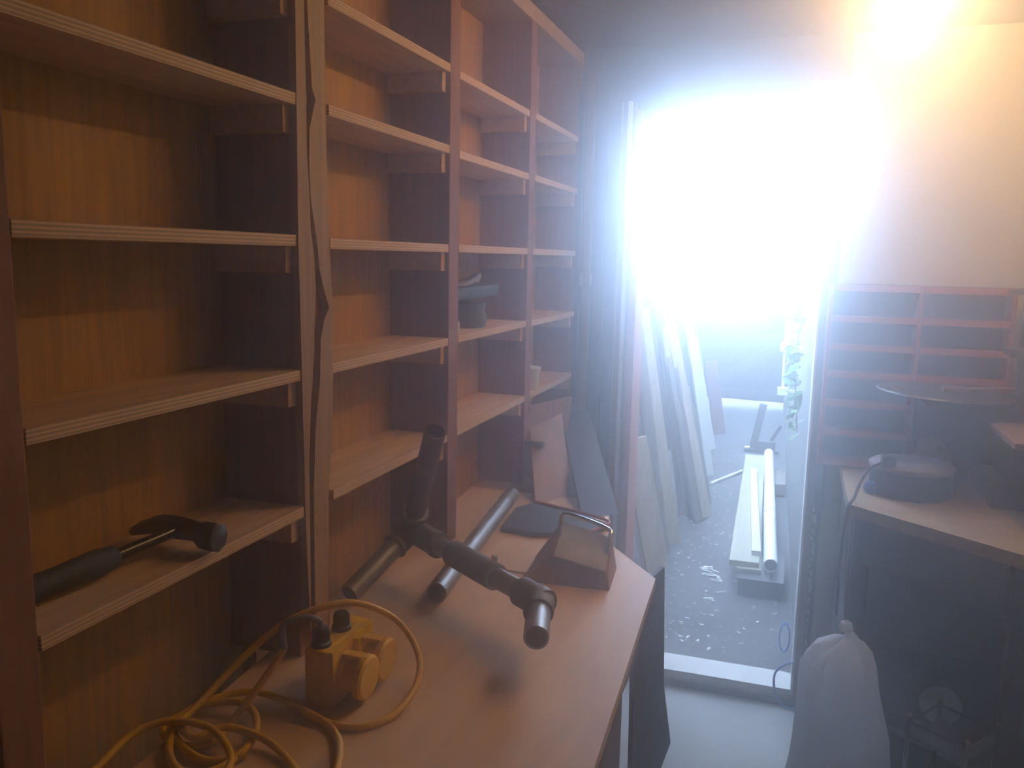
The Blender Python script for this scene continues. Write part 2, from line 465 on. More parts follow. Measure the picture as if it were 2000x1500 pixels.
Rlo = [(-0.797, 1.286, 2.141), (-0.797, 1.296, 2.023), (-0.797, 1.301, 1.958), (-0.797, 1.312, 1.939), (-0.797, 1.292, 1.890), (-0.797, 1.289, 1.830), (-0.797, 1.292, 1.771), (-0.797, 1.310, 1.702), (-0.797, 1.317, 1.653), (-0.797, 1.328, 1.622), (-0.797, 1.348, 1.583), (-0.797, 1.330, 1.563), (-0.797, 1.318, 1.531), (-0.797, 1.313, 1.458), (-0.797, 1.297, 1.377), (-0.797, 1.286, 1.257), (-0.797, 1.284, 0.995)]
Rro = [(-0.797, 1.344, 2.159), (-0.797, 1.344, 1.983), (-0.797, 1.346, 1.854), (-0.797, 1.351, 1.703), (-0.797, 1.360, 1.584), (-0.797, 1.356, 1.395), (-0.797, 1.337, 1.234), (-0.797, 1.327, 0.977)]
strip(Llo, Lro, 'waney_strip', 0)
strip(Rlo, Rro, 'waney_strip', 0)

# things on the shelves
hm = thing('claw_hammer', (-0.85, 0.95, 1.2405), 'dark claw hammer with black rubber grip lying on the lowest shelf', 'hammer')
a = V(-0.872, 0.690, 1.264); b = V(-0.866, 0.885, 1.262); c = V(-0.852, 1.005, 1.268)
MB().tube([a, a.lerp(b, .15), a.lerp(b, .5), a.lerp(b, .85), b], .016, 16, True, [.013, .0185, .0165, .0195, .016]).build('grip', 'black_rubber', hm)
MB().tube([b, b.lerp(c, .5), c], .0095, 12, True, [.0095, .0085, .0095]).build('shaft', 'dark_gloss', hm)
hd = MB()
hd.tube([V(-0.781, 1.000, 1.263), V(-0.784, 1.000, 1.263), V(-0.806, 1.002, 1.264), V(-0.818, 1.003, 1.266), V(-0.832, 1.004, 1.268), V(-0.872, 1.006, 1.268)], .015, 8, True, [.0205, .0225, .0215, .015, .017, .019])
hd.build('head', 'steel_dark', hm)
for s in (-1, 1):
    MB().tube([V(-0.868, 1.006, 1.268), V(-0.890, 1.007+s*.005, 1.269), V(-0.914, 1.008+s*.011, 1.264), V(-0.934, 1.008+s*.015, 1.256)], .008, 8, True, [.018, .014, .011, .006]).build('claw', 'steel_dark', hm)

gr = thing('angle_grinder', (-0.88, 2.09, 1.4805), 'dark power tool standing with its coiled lead on the third bay shelf', 'power tool')
MB().lathe((-0.880, 2.215, 1.4815), (0, 0, 1), [(.040, 0), (.062, .004), (.066, .026), (.058, .050), (.062, .070), (.044, .080)], 24).build('body', 'steel_dark', gr)
MB().obox(V(-0.875, 2.205, 1.582), V(.05, 1, .02), V(1, -.05, 0), V(0, 0, 1), .340, .075, .036, .012).build('motor_housing', 'black', gr)
loop = [V(-0.880+.052*math.cos(t), 2.16+.105*math.sin(t), 1.612+.012*math.sin(2*t)+.005*t/6.28) for t in [k*.35 for k in range(34)]]
MB().tube(loop, .0065, 8).build('lead', 'grey_cable', gr)
tc = MB().lathe((-0.828, 2.010, 1.4805), (0, 0, 1), [(.016, 0), (.017, .002), (.017, .032), (.0145, .034)], 20)
ct = tc.build('small_cap', 'tub'); ct['label'] = 'small pale cap beside the dark power tool'; ct['category'] = 'cap'
tb = thing('plastic_tub', (-0.835, 2.68, 1.2405), 'cream plastic tub with lid on the lowest far shelf', 'tub')
MB().lathe((-0.835, 2.680, 1.2405), (0, 0, 1), [(.036, 0), (.038, .002), (.042, .066)], 28).build('pot', 'tub', tb)
MB().lathe((-0.835, 2.680, 1.307), (0, 0, 1), [(.046, 0), (.047, .003), (.047, .010), (.040, .012)], 28).build('lid', 'tub', tb)

# ================================================================== left workbench
wb = thing('workbench', (-0.58, 1.3, 0.0), 'long plywood workbench under the shelving with a clipped far corner', 'workbench')
top = [(-0.80, 0.20, .928), (-0.235, 0.20, .928), (-0.232, 1.115, .928), (-0.264, 1.882, .928), (-0.406, 2.072, .928), (-0.50, 2.46, .928), (-0.945, 2.46, .928), (-0.936, 2.36, .928), (-0.919, 1.77, .928), (-0.851, 0.886, .928)]
MB().prism(top, (0, 0, .022)).build('top', 'ply_bench', wb)
tp2 = [(-0.945, 2.462, .928), (-0.58, 2.462, .928), (-0.72, 3.16, .928), (-0.945, 3.16, .928)]
MB().prism(tp2, (0, 0, .022)).build('end_leaf', 'brown_ply', wb, label='reddish far leaf of the bench')
MB().box(-0.300, -0.282, 0.22, 1.80, 0.80, 0.927, .002).build('apron', 'trim_dark', wb)
MB().box(-0.330, -0.312, 0.22, 1.78, 0.10, 0.80, .002).build('front_panel', 'pine_brown', wb)
for (x, y) in ((-0.355, 0.30), (-0.355, 1.74), (-0.86, 0.30), (-0.86, 1.74)):
    MB().box(x-.03, x+.03, y-.03, y+.03, 0.0, 0.927, .003).build('leg', 'trim_dark', wb)
sc = [(-0.290, 1.970, 0.702), (-0.290, 2.023, 0.677), (-0.290, 2.083, 0.571), (-0.290, 2.246, 0.395), (-0.290, 1.968, 0.499), (-0.290, 1.863, 0.585)]
o = MB().prism([V(-.262,2.02,.93), V(-.255,2.06,.60), V(-.235,2.10,.42), V(-.262,2.02,.34), V(-.30,1.90,.36), V(-.30,1.84,.93)], (-.012, .004, 0)).build('offcut_board', 'charcoal')
o['label'] = 'dark jagged board standing against the bench end'; o['category'] = 'board'

# --- pipe frame on the bench
pf = thing('pipe_frame', (-0.62, 1.55, 0.95), 'galvanised handrail pipes joined by cast elbows standing on the bench', 'pipe frame')
A = V(-0.795, 1.690, 1.062); E = V(-0.418, 1.450, 1.042); R0 = .0225
def along(p, q, d): return p + (q-p).normalized()*d
foot = V(-0.848, 1.500, 0.974)
topp = V(*(-0.680, 1.560, 1.325))
MB().hollow(along(A, foot, .03), foot, R0, .019).build('pipe', 'galv', pf)
MB().hollow(along(A, topp, .035), topp, R0, .0195).build('pipe', 'rust', pf, label='dark upright pipe with open end')
MB().hollow(along(A, E, .10), along(A, E, .42), .0205, .017).build('pipe', 'galv', pf)
stub_end = V(-0.384, 1.318, 1.034)
MB().hollow(E, stub_end, R0, .019).build('pipe', 'galv', pf)
MB().lathe(stub_end - (stub_end-E).normalized()*.004, stub_end-E, [(.0205, 0), (.0205, .002), (.0, .003)], 20).build('end_plug', 'rust', pf)
# corner casting at A: three sockets
ca = MB()
for q, l in ((foot, .062), (topp, .058), (E, .115)):
    d = (q-A).normalized()
    ca.tube([A - d*.012, A + d*l*.85, A + d*(l*.85+.002), A + d*l], .029, 20, True, [.0275, .0275, .0295, .0295])
ca.build('corner_fitting', 'fitting', pf)
ring = MB(); d = (topp-A).normalized(); ring.tube([A+d*.055, A+d*.064], .0305, 20); ring.build('collar', 'galv', pf)
dE = (E-A).normalized()
sl = MB().tube([A+dE*.165, A+dE*.167, A+dE*.315, A+dE*.317], .028, 20, True, [.026, .028, .028, .026]).build('sleeve', 'fitting', pf)
MB().lathe(A+dE*.298 + V(0.004, .006, .024), (0.1, .2, 1), [(.0075, 0), (.0075, .012), (.004, .013)], 6).build('set_screw', 'chrome', sl)
el = MB(); dS = (stub_end-E).normalized()
el.tube([E - dE*.055, E - dE*.053, E + dE*.018], .029, 20, True, [.0275, .029, .029])
el.tube([E - dS*.012, E + dS*.042, E + dS*.045], .029, 20, True, [.029, .029, .0275])
el.build('elbow_fitting', 'fitting', pf)
lp = thing('loose_pipe', (-0.72, 1.95, .95), 'bare steel pipe lying on the bench beneath the pipe frame', 'pipe')
q0, q1 = V(-0.680, 1.570, .9735), V(-0.769, 2.330, .9735)
MB().hollow(q0, q1, R0, .019).build('tube', 'galv', lp)
MB().tube([along(q1, q0, .09), q1 + (q1-q0).normalized()*.012], .0228, 20).build('coupling', 'fitting', lp)

# --- wooden wedge block with metal plate and bar handle
wd = thing('sanding_block', (-0.45, 1.85, .95), 'brown wedge shaped block with a tilted metal plate and chrome bar handle', 'tool')
fl, fr_ = V(-0.553, 1.754, .9505), V(-0.349, 1.769, .9505)
bl, br = V(-0.565, 1.90, .9505), V(-0.361, 1.91, .9505)
p0, p1, p2, p3 = V(*(-0.482, 1.788, 1.005)), V(*(-0.360, 1.776, 0.990)), V(*(-0.369, 1.860, 1.040)), V(*(-0.485, 1.870, 1.060))
vs = [fl, fr_, br, bl, p0 + V(-.008, 0, -.002), p1 + V(.004, 0, -.002), p2 + V(.004, .004, -.002), p3 + V(-.008, .004, -.002)]
MB().add(vs, [[0,3,2,1], [0,1,5,4], [1,2,6,5], [2,3,7,6], [3,0,4,7], [4,5,6,7]]).build('body', 'brown_ply', wd)
pn = [p0, p1, p2, p3]
nrm = (pn[1]-pn[0]).cross(pn[3]-pn[0]).normalized()
MB().prism([q + nrm*.001 for q in pn], nrm*.005).build('plate', 'grey_plate', wd, label='scuffed pale metal plate')
MB().prism([p0 + V(-.008, 0, 0), p3 + V(-.008, 0, 0), p3 + V(-.004, .012, .022), p3*.6 + p0*.4 + V(-.008, 0, .016)], (.004, 0, 0)).build('cheek', 'brown_ply', wd)
hp = [p3*.55+p0*.45 + nrm*.004, p3*.8+p0*.2 + nrm*.020, p3*.92+p0*.08 + V(.010, 0, .030), p2*.95+p1*.05 + V(-.006, 0, .026), p2*.85+p1*.15 + nrm*.018, p1*.5+p2*.5 + nrm*.004]
MB().tube(smooth_path(hp, 5), .0058, 12).build('bar_handle', 'chrome', wd)
tr = thing('shallow_tray', (-0.60, 2.17, .95), 'flat black tray with a red rim behind the wedge block', 'tray')
tp = [V(-0.709, 2.069, .951), V(-0.614, 2.052, .951), V(-0.480, 2.110, .951), V(-0.440, 2.200, .951), V(-0.574, 2.275, .951), V(-0.690, 2.320, .951), V(-0.725, 2.25, .951)]
MB().prism(tp, (0, 0, .014)).build('pan', 'charcoal', tr)
MB().tube(smooth_path([tp[5]+V(0,0,.016), tp[4]+V(0,0,.018), V(-.50,2.245,.968), tp[3]+V(0,0,.016), tp[2]+V(0.004,0,.014)], 6), .0045, 8).build('rim', 'red', tr)
ps = MB().prism([V(-0.640, 1.80, .9505), V(-0.545, 1.80, .9505), V(-0.530, 1.985, .9505), V(-0.600, 2.02, .9505)], (0, 0, .004)).build('ply_scrap', 'ply_bench')
ps['label'] = 'thin pale ply scrap lying left of the wedge block'; ps['category'] = 'ply scrap'

# --- yellow site splitter box with its lead
sb = thing('splitter_box', (-0.67, 1.18, .95), 'yellow site power splitter box with capped sockets and coiled yellow lead', 'splitter box')
MB().box(-0.716, -0.676, 1.118, 1.262, .9505, 1.048, .005).build('case_back', 'yellow', sb)
cf = MB().prism([(-0.6755, 1.122, .953), (-0.6755, 1.258, .953), (-0.6755, 1.258, 1.046), (-0.6755, 1.122, 1.046)], (.010, 0, 0)).build('case_front', 'yellow', sb)
MB().lathe((-0.706, 1.1185, .998), (0, -1, 0), [(.004, 0), (.004, .0015), (.0, .002)], 10).build('screw', 'chrome', sb)
for y in (1.158, 1.224):
    s = MB().lathe((-0.667, y, .998), (1, 0, -.05), [(.029, 0), (.029, .010), (.026, .012), (.026, .034)], 28).build('socket', 'yellow', sb)
    MB().lathe((-0.633, y, .9965), (1, 0, -.05), [(.0355, 0), (.037, .003), (.037, .011), (.033, .015), (.0, .017)], 28).build('lid', 'yellow', s)
    MB().box(-0.665, -0.628, y-.010, y+.010, 1.026, 1.034, .002).build('hinge', 'yellow', s)
MB().box(-0.666, -0.655, 1.188, 1.194, .96, 1.043).build('rib', 'yellow', sb)
for y, z in ((1.140, 1.048), (1.205, 1.048)):
    g = MB().lathe((-0.697, y, z-.004), (0, 0, 1), [(.017, 0), (.017, .010), (.0145, .012), (.0145, .028), (.011, .034)], 12).build('gland', 'black', sb)
MB().tube(smooth_path([(-0.697, 1.140, 1.075), (-0.698, 1.136, 1.090), (-0.715, 1.122, 1.100), (-0.745, 1.105, 1.088), (-0.735, 1.093, 1.055)], 6), .0055, 10).build('lead_tail', 'grey_cable', sb)
lead = [(-0.736, 1.094, 1.056), (-0.752, 1.066, 1.020), (-0.769, 1.035, 0.985), (-0.785, 1.011, 0.957), (-0.783, 0.967, 0.957), (-0.821, 0.946, 0.957), (-0.867, 0.965, 0.957), (-0.877, 1.007, 0.957), (-0.843, 1.044, 0.966), (-0.796, 1.059, 0.970), (-0.750, 1.034, 0.968), (-0.727, 0.988, 0.957), (-0.729, 0.919, 0.957), (-0.768, 0.892, 0.957), (-0.818, 0.921, 0.960), (-0.842, 0.966, 0.970), (-0.841, 1.030, 0.985), (-0.821, 1.095, 1.020), (-0.784, 1.143, 1.060), (-0.737, 1.179, 1.085), (-0.686, 1.226, 1.088), (-0.629, 1.269, 1.050), (-0.582, 1.263, 1.000), (-0.559, 1.212, 0.970), (-0.562, 1.132, 0.957), (-0.597, 1.080, 0.957), (-0.658, 1.076, 0.957), (-0.738, 1.099, 0.962), (-0.804, 1.097, 0.968), (-0.848, 1.050, 0.968), (-0.861, 0.997, 0.966), (-0.828, 0.949, 0.962), (-0.761, 0.927, 0.957), (-0.714, 0.957, 0.957)]
MB().tube(smooth_path(lead, 6), .0058, 10).build('lead', 'yellow_cable', sb)
lead2 = [(-0.874, 0.808, 0.962), (-0.878, 0.858, 0.970), (-0.878, 0.917, 0.980), (-0.846, 0.955, 0.985), (-0.795, 0.972, 0.978), (-0.753, 0.962, 0.966), (-0.722, 0.933, 0.958), (-0.706, 0.878, 0.957)]
MB().tube(smooth_path(lead2, 6), .0058, 10).build('lead', 'yellow_cable', sb)
lead3 = [(-0.849, 0.969, 0.975), (-0.799, 0.953, 0.970), (-0.772, 0.988, 0.972), (-0.711, 0.992, 0.966), (-0.655, 0.972, 0.957), (-0.588, 0.921, 0.957)]
MB().tube(smooth_path(lead3, 6), .0058, 10).build('lead', 'yellow_cable', sb)
lead4 = [(-0.698, 1.081, 0.966), (-0.645, 1.070, 0.957), (-0.604, 1.033, 0.957), (-0.574, 0.976, 0.957), (-0.559, 0.925, 0.957)]
MB().tube(smooth_path(lead4, 6), .0058, 10).build('lead', 'yellow_cable', sb)

# --- offcuts leaning at the far end of the bench
o = MB().obox(V(-0.775, 2.72, 1.075), V(.30, .95, 0), V(-.95, .30, .10), V(.10, .02, 1), .26, .012, .25, .001).build('ply_offcut', 'brown_ply'); o['label'] = 'short brown ply offcut leaning beneath the far shelf'; o['category'] = 'ply offcut'
def sheet(tl, tr, bl):
    tl, tr, bl = V(*tl), V(*tr), V(*bl)
    tr.z = tl.z
    return [tl, tr, tr + (bl - tl), bl]
o = MB().prism(sheet((-0.824, 2.680, 1.168), (-0.751, 2.820, 1.161), (-0.696, 2.347, 0.952)), (-.01, .010, 0)).build('ply_offcut', 'brown_ply'); o['label'] = 'tall brown ply offcut leaning in front of the far bay'; o['category'] = 'ply offcut'
o = MB().box(-0.797, -0.735, 2.545, 2.565, 1.075, 1.095, .002).build('wood_block', 'trim_dark'); o['label'] = 'small dark block at the tall brown offcut'; o['category'] = 'block'
o = MB().prism(sheet((-0.789, 2.960, 1.114), (-0.702, 3.040, 1.119), (-0.530, 2.262, 0.952)), (-.01, .012, 0)).build('dark_board', 'charcoal'); o['label'] = 'charcoal board leaning beside the left door jamb'; o['category'] = 'board'
o = MB().obox(V(-0.79, 3.12, 1.03), V(1, .1, 0), V(-.1, 1, 0), V(0, 0, 1), .10, .10, .018, .001).build('ply_scrap', 'pine_grey'); o['label'] = 'small pale shelf scrap at the end wall'; o['category'] = 'ply scrap'
for (x, y, w_, mt, z1, lb) in ((-0.795, 3.165, .022, 'trim_dark', 2.30, 'dark batten standing nearest the shelving end'), (-0.755, 3.150, .030, 'trim_brown', 2.36, 'brown batten standing in the middle by the doorway'), (-0.700, 3.165, .020, 'trim_dark', 2.30, 'dark batten standing nearest the left door jamb')):
    o = MB().obox(V(x, y, (z1+.952)/2), V(1,0,0), V(0,1,0), V(0, 0, 1), w_, .02, z1-.952, .001).build('upright_batten', mt); o['label'] = lb; o['category'] = 'batten'; o['group'] = 'battens standing by the doorway'

# ================================================================== right side
rb = thing('corner_bench', (0.5, 2.7, 0.0), 'worn wooden corner bench right of the doorway', 'bench')
tp = [(0.19, 3.18, .945), (0.19, 2.60, .945), (0.57, 2.29, .945), (0.795, 2.12, .945), (0.795, 3.18, .945)]
MB().prism(tp, (0, 0, .035)).build('top', 'bench_right', rb)
MB().prism([(0.215, 2.62, .80), (0.56, 2.335, .80), (0.575, 2.352, .80), (0.230, 2.637, .80)], (0, 0, .144)).build('front_rail', 'trim_dark', rb)
MB().box(0.205, 0.225, 2.64, 3.17, 0.02, 0.944, .002).build('side_panel', 'trim_dark', rb)
for (x, y) in ((0.235, 2.63), (0.255, 3.13), (0.60, 2.36)):
    MB().box(x-.025, x+.025, y-.02, y+.025, 0.0, 0.944, .002).build('leg', 'trim_dark', rb)
MB().prism([(0.24, 2.68, .30), (0.60, 2.40, .30), (0.78, 2.40, .30), (0.78, 3.15, .30), (0.24, 3.15, .30)], (0, 0, .018)).build('lower_shelf', 'trim_dark', rb)

rk = thing('red_rack', (0.39, 3.12, 0.985), 'red painted rack of narrow shelves on the end wall', 'rack')
MB().box(0.112, 0.675, 3.180, 3.196, 0.985, 1.610).build('back_panel', 'rack_back', rk)
for x in (0.112, 0.390, 0.662):
    MB().box(x, x+.013, 3.075, 3.18, 0.985, 1.612, .001).build('upright', 'red', rk)
for z in (1.600, 1.496, 1.400, 1.306, 1.205, 1.104, 1.000):
    for x0, x1 in ((.126, .389), (.404, .661)):
        s = MB().box(x0, x1, 3.078, 3.18, z-.010, z, .001).build('shelf', 'red', rk)
        MB().box(x0, x1, 3.070, 3.078, z-.012, z+.010, .001).build('lip', 'red_lip', s)

# cable reel
rl = thing('cable_reel', (0.37, 2.80, .98), 'black extension cable reel lying flat on the corner bench', 'cable reel')
MB().lathe((0.375, 2.80, .9805), (0, 0, 1), [(.110, 0), (.118, .004), (.118, .072), (.112, .080)], 40).build('drum', 'black', rl)
MB().lathe((0.375, 2.80, 1.0605), (0, 0, 1), [(.118, 0), (.122, .004), (.122, .014), (.112, .019), (.045, .020), (.040, .017), (.0, .016)], 40).build('flange', 'reel_top', rl)
MB().obox(V(0.300, 2.720, 1.092), V(1, .1, 0), V(-.1, 1, 0), V(0,0,1), .040, .036, .034, .005).build('plug', 'black', rl)
MB().lathe((0.262, 2.755, .9805), (0, 0, 1), [(.012, 0), (.022, .008), (.024, .020), (.018, .034), (.0, .040)], 20).build('crank_knob', 'blue', rl, label='bright blue knob')
MB().tube(smooth_path([(0.285, 2.722, 1.088), (0.255, 2.70, 1.075), (0.225, 2.66, 1.045), (0.205, 2.615, 1.000), (0.186, 2.590, .960), (0.178, 2.588, .80), (0.180, 2.590, .64)], 6), .0045, 8).build('lead', 'black', rl)

# dark bench machine with thin table
bmn = thing('bench_machine', (0.56, 2.80, .98), 'dark bench machine with a thin round steel table behind the reel', 'machine')
MB().box(0.40, 0.785, 2.990, 3.060, .9805, 1.285, .010).build('body', 'black', bmn)
MB().box(0.58, 0.785, 2.70, 2.955, .9805, 1.06, .008).build('base', 'black', bmn)
MB().box(0.62, 0.785, 2.74, 2.955, 1.06, 1.20, .010).build('motor', 'black', bmn)
MB().lathe((0.455, 2.87, 1.288), (0.03, 0, 1), [(.0, 0), (.190, 0), (.194, .003), (.190, .007), (.0, .008)], 48).build('table', 'steel_dark', bmn)
MB().obox(V(0.455, 2.95, 1.265), V(1,0,0), V(0,1,0), V(0,0,1), .10, .18, .040, .006).build('table_arm', 'black', bmn)
MB().lathe((0.318, 2.835, 1.293), (0.03, 0, 1), [(.044, 0), (.036, .004), (.010, .014), (.0, .015)], 24).build('guard', 'chrome', bmn, label='bright conical guard catching the daylight')
MB().obox(V(0.545, 2.85, 1.309), V(1,.15,.04), V(-.15,1,0), V(-.04,0,1), .20, .030, .012, .002).build('fence_bar', 'trim_brown', bmn)
MB().tube([(0.690, 2.985, 1.285), (0.690, 2.985, 1.60)], .018, 16).build('column', 'steel_dark', bmn)
MB().obox(V(0.670, 2.94, 1.420), V(1,0,0), V(0,1,0), V(0,0,1), .075, .12, .024, .006).build('arm', 'steel_dark', bmn)
MB().obox(V(0.675, 2.95, 1.608), V(1,0,.1), V(0,1,0), V(-.1,0,1), .10, .09, .018, .006).build('cap', 'steel_dark', bmn)
MB().box(0.56, 0.785, 2.42, 2.72, 1.215, 1.232, .003).build('side_table', 'trim_brown', bmn)
MB().box(0.70, 0.76, 2.46, 2.70, .9805, 1.215, .004).build('bracket', 'black', bmn)
ob = MB(); n1, n2 = 12, 18; pts = []
random.seed(3)
for i in range(n1+1):
    th = math.pi*i/n1
    for j in range(n2):
        ph = 2*math.pi*j/n2
        r = 1 + random.uniform(-.16, .16)
        pts.append(V(0.520 + .058*r*math.sin(th)*math.cos(ph), 2.96+.036*r*math.sin(th)*math.sin(ph), 1.115 - .068*r*math.cos(th) + .019))
fs = [[i*n2+j, i*n2+(j+1) % n2, (i+1)*n2+(j+1) % n2, (i+1)*n2+j] for i in range(n1) for j in range(n2)]
ob.add([q + V(-.072, -.014, -.073) for q in pts], fs)
ob = ob.build('crumpled_bag', 'olive_bag'); ob['label'] = 'crumpled olive plastic bag on the bench behind the reel'; ob['category'] = 'plastic bag'

# white refuse bag hanging from a cord on the bench corner
pb = thing('hanging_bag', (0.20, 2.50, 0.03), 'translucent white plastic bag hanging from a cord below the corner bench', 'plastic bag')
prof = [(.004, .640), (.012, .628), (.020, .615), (.040, .600), (.075, .575), (.098, .530), (.108, .470), (.118, .390), (.132, .300), (.142, .200), (.148, .110), (.135, .050), (.080, .032), (.0, .030)]
n = 56; vs = []; fs = []
random.seed(11)
ph = [random.uniform(0, 6.28) for _ in range(6)]
for k, (r, z) in enumerate(prof):
    for i in range(n):
        t_ = 2*math.pi*i/n
        fold = .055*math.sin(7*t_+ph[0]+.8*k*.3) + .035*math.sin(13*t_+ph[1]-.4*k*.3) + .03*math.sin(3*t_+ph[2])
        rr = r*(1 + fold*(1.5 if k < 6 else 0.8))
        vs.append(V(0.205 + rr*math.cos(t_) + .012*math.sin(k*.9), 2.50 + rr*.85*math.sin(t_), z + (.012*math.sin(4*t_+ph[3]) if 2 < k < 6 else 0)))
for k in range(len(prof)-1):
    for i in range(n):
        fs.append([k*n+i, k*n+(i+1) % n, (k+1)*n+(i+1) % n, (k+1)*n+i])
MB().add(vs, fs, True).build('sack', 'bag', pb)
MB().tube(smooth_path([(0.197, 2.585, .975), (0.190, 2.570, .93), (0.192, 2.53, .78), (0.200, 2.502, .635)], 5), .0035, 8).build('cord', 'pine_grey', pb)
MB().lathe((0.202, 2.50, .632), (0, 0, 1), [(.016, 0), (.020, .008), (.016, .024), (.008, .030)], 12).build('knot', 'bag', pb)

# things in the dark below the corner bench
pt = thing('paint_tin', (0.50, 2.66, .318), 'dark paint tin with pale lid lying on the bench shelf', 'tin')
MB().tube([(0.49, 2.64, .385), (0.505, 2.74, .385)], .066, 28).build('can', 'steel_dark', pt)
MB().lathe((0.4895, 2.637, .385), (-.15, -1, 0), [(.058, 0), (.058, .004), (.050, .004), (.050, .001), (.0, .001)], 28).build('lid', 'grey_plate', pt)
MB().tube([(0.49 + .072*math.cos(a_), 2.66+.004*math.sin(a_), .385+.072*math.sin(a_)) for a_ in [math.pi*k/12 for k in range(13)]], .002, 6).build('bail', 'steel_dark', pt)
st = MB().obox(V(0.36, 2.66, .335), V(1, -.7, 0), V(.7, 1, 0), V(0,0,1), .20, .022, .022, .002).build('wood_stick', 'pine_brown'); st['label'] = 'short brown stick on the shelf below the corner bench'; st['category'] = 'stick'
tbx = thing('tool_trolley', (0.44, 2.28, 0.0), 'small dark trolley with bright steel caps added for glints before the bench', 'trolley')
CX, CY = 0.455, 2.27
ax = V(.80, -.60, 0); bx_ = V(.60, .80, 0)
def cp(i, j, z): return V(CX, CY, 0) + ax*(i*.075) + bx_*(j*.075) + V(0, 0, z)
for z in (.08, .30, .475):
    MB().obox(cp(0, 0, z), ax, bx_, V(0,0,1), .142, .142, .012, .002).build('tray', 'black', tbx)
for i in (-1, 1):
    for j in (-1, 1):
        MB().tube([cp(i, j, .03), cp(i, j, .53)], .0055, 12).build('post', 'dark_gloss', tbx)
        MB().lathe(cp(i, j, .528), (0,0,1), [(.0065, 0), (.0085, .005), (.0065, .011), (.0, .013)], 14).build('glint_cap', 'chrome', tbx)  # chrome caps added on the posts to make small glints
        MB().lathe(cp(i, j, .0), (0,0,1), [(.010, 0), (.014, .006), (.014, .02), (.006, .03)], 12).build('castor', 'black', tbx)
for z in (.515, .335):
    for (i0, j0, i1, j1) in ((-1,-1,1,-1), (1,-1,1,1), (1,1,-1,1), (-1,1,-1,-1)):
        MB().tube([cp(i0, j0, z), cp(i1, j1, z)], .0035, 8).build('rail', 'dark_gloss', tbx)
jr = thing('glass_jar', (0.40, 2.06, 0.0), 'large round glass jar standing low in front of the trolley', 'jar')
MB().lathe((0.385, 2.08, 0.0), (0,0,1), [(.0, .0), (.070, .002), (.082, .03), (.084, .15), (.070, .19), (.045, .215), (.045, .225)], 32).build('vessel', 'glass', jr)
MB().lathe((0.385, 2.08, 0.222), (0,0,1), [(.050, 0), (.050, .016), (.0, .018)], 24).build('lid', 'steel_dark', jr)

# fluorescent batten on the ceiling
lf = thing('tube_light', (0.26, 2.46, 2.45), 'glowing fluorescent tube light on the ceiling right of the doorway', 'light')
MB().box(0.235, 0.285, 1.80, 3.12, 2.405, 2.4495, .004).build('batten', 'lamp_body', lf)
for y in (1.84, 3.08):
    MB().box(0.246, 0.274, y-.010, y+.010, 2.362, 2.406, .003).build('holder', 'lamp_body', lf)
MB().tube([(0.26, 1.851, 2.378), (0.26, 3.069, 2.378)], .0125, 16).build('tube', 'tube', lf)

# ================================================================== timber in the passage
PL = [  # foot, top, width, thickness, material, label
 ((-0.595, 4.317, 0.050), (-0.749, 4.317, 0.749), .130, .018, 'pine', 'short wide pine board leaning nearest the doorway'),
 ((-0.660, 4.332, 0.050), (-0.775, 4.332, 0.461), .045, .020, 'white_flat', 'short white batten leaning against the red brown jamb side'),
 ((-0.604, 4.564, 0.050), (-0.805, 4.564, 1.314), .070, .022, 'pine_grey', 'grey plank leaning left of the palest long plank'),
 ((-0.572, 4.768, 0.050), (-0.817, 4.788, 1.399), .075, .022, 'pine', 'palest long plank leaning near the doorway'),
 ((-0.577, 5.380, 0.050), (-0.814, 5.396, 1.449), .095, .020, 'pine_brown', 'tall wide brown plank leaning behind the palest plank'),
 ((-0.526, 5.284, 0.050), (-0.738, 5.284, 1.073), .040, .030, 'pine_brown', 'narrow brown batten leaning beside the wide brown plank'),
 ((-0.492, 5.231, 0.050), (-0.705, 5.218, 1.034), .035, .030, 'pine_grey', 'narrow grey batten leaning in the middle of the planks'),
 ((-0.448, 5.361, 0.050), (-0.742, 5.366, 1.324), .070, .020, 'pine', 'long pale plank leaning right of the brown planks'),
 ((-0.474, 5.592, 0.050), (-0.651, 5.590, 0.851), .060, .022, 'pine_grey', 'split topped grey plank leaning among the middle planks'),
 ((-0.559, 5.340, 0.050), (-0.768, 5.342, 1.260), .028, .024, 'pine', 'thin pale batten standing before the wide brown plank'),
 ((-0.475, 5.282, 0.050), (-0.676, 5.270, 1.014), .026, .022, 'pine_brown', 'thin brown batten right of the narrow grey batten'),
 ((-0.460, 5.686, 0.050), (-0.612, 5.678, 0.727), .030, .022, 'pine_grey', 'thin grey batten standing rightmost of the middle planks'),
 ((-0.530, 6.461, 0.050), (-0.777, 6.461, 1.371), .060, .030, 'white_flat', 'tall thin white plank leaning behind the middle planks'),
 ((-0.612, 7.366, 0.050), (-0.819, 7.367, 1.032), .100, .022, 'white_flat', 'wide white plank leaning farthest down the passage'),
 ((-0.587, 6.972, 0.050), (-0.721, 6.972, 0.469), .060, .025, 'pine', 'short pale offcut leaning at the far planks'),
]
for (f, t_, wd_, th, mt, lb) in PL:
    f = V(*f); t_ = V(*t_)
    ax_ = (t_-f).normalized()
    wdir = V(.82, .57, 0); wdir = (wdir - ax_*wdir.dot(ax_)).normalized()
    o = MB().obox((f+t_)/2 + V(0, 0, .006), wdir, ax_.cross(wdir), ax_, wd_, th, (t_-f).length, .0015).build('leaning_plank', mt)
    o['label'] = lb; o['category'] = 'plank'; o['group'] = 'timber leaning along the passage'

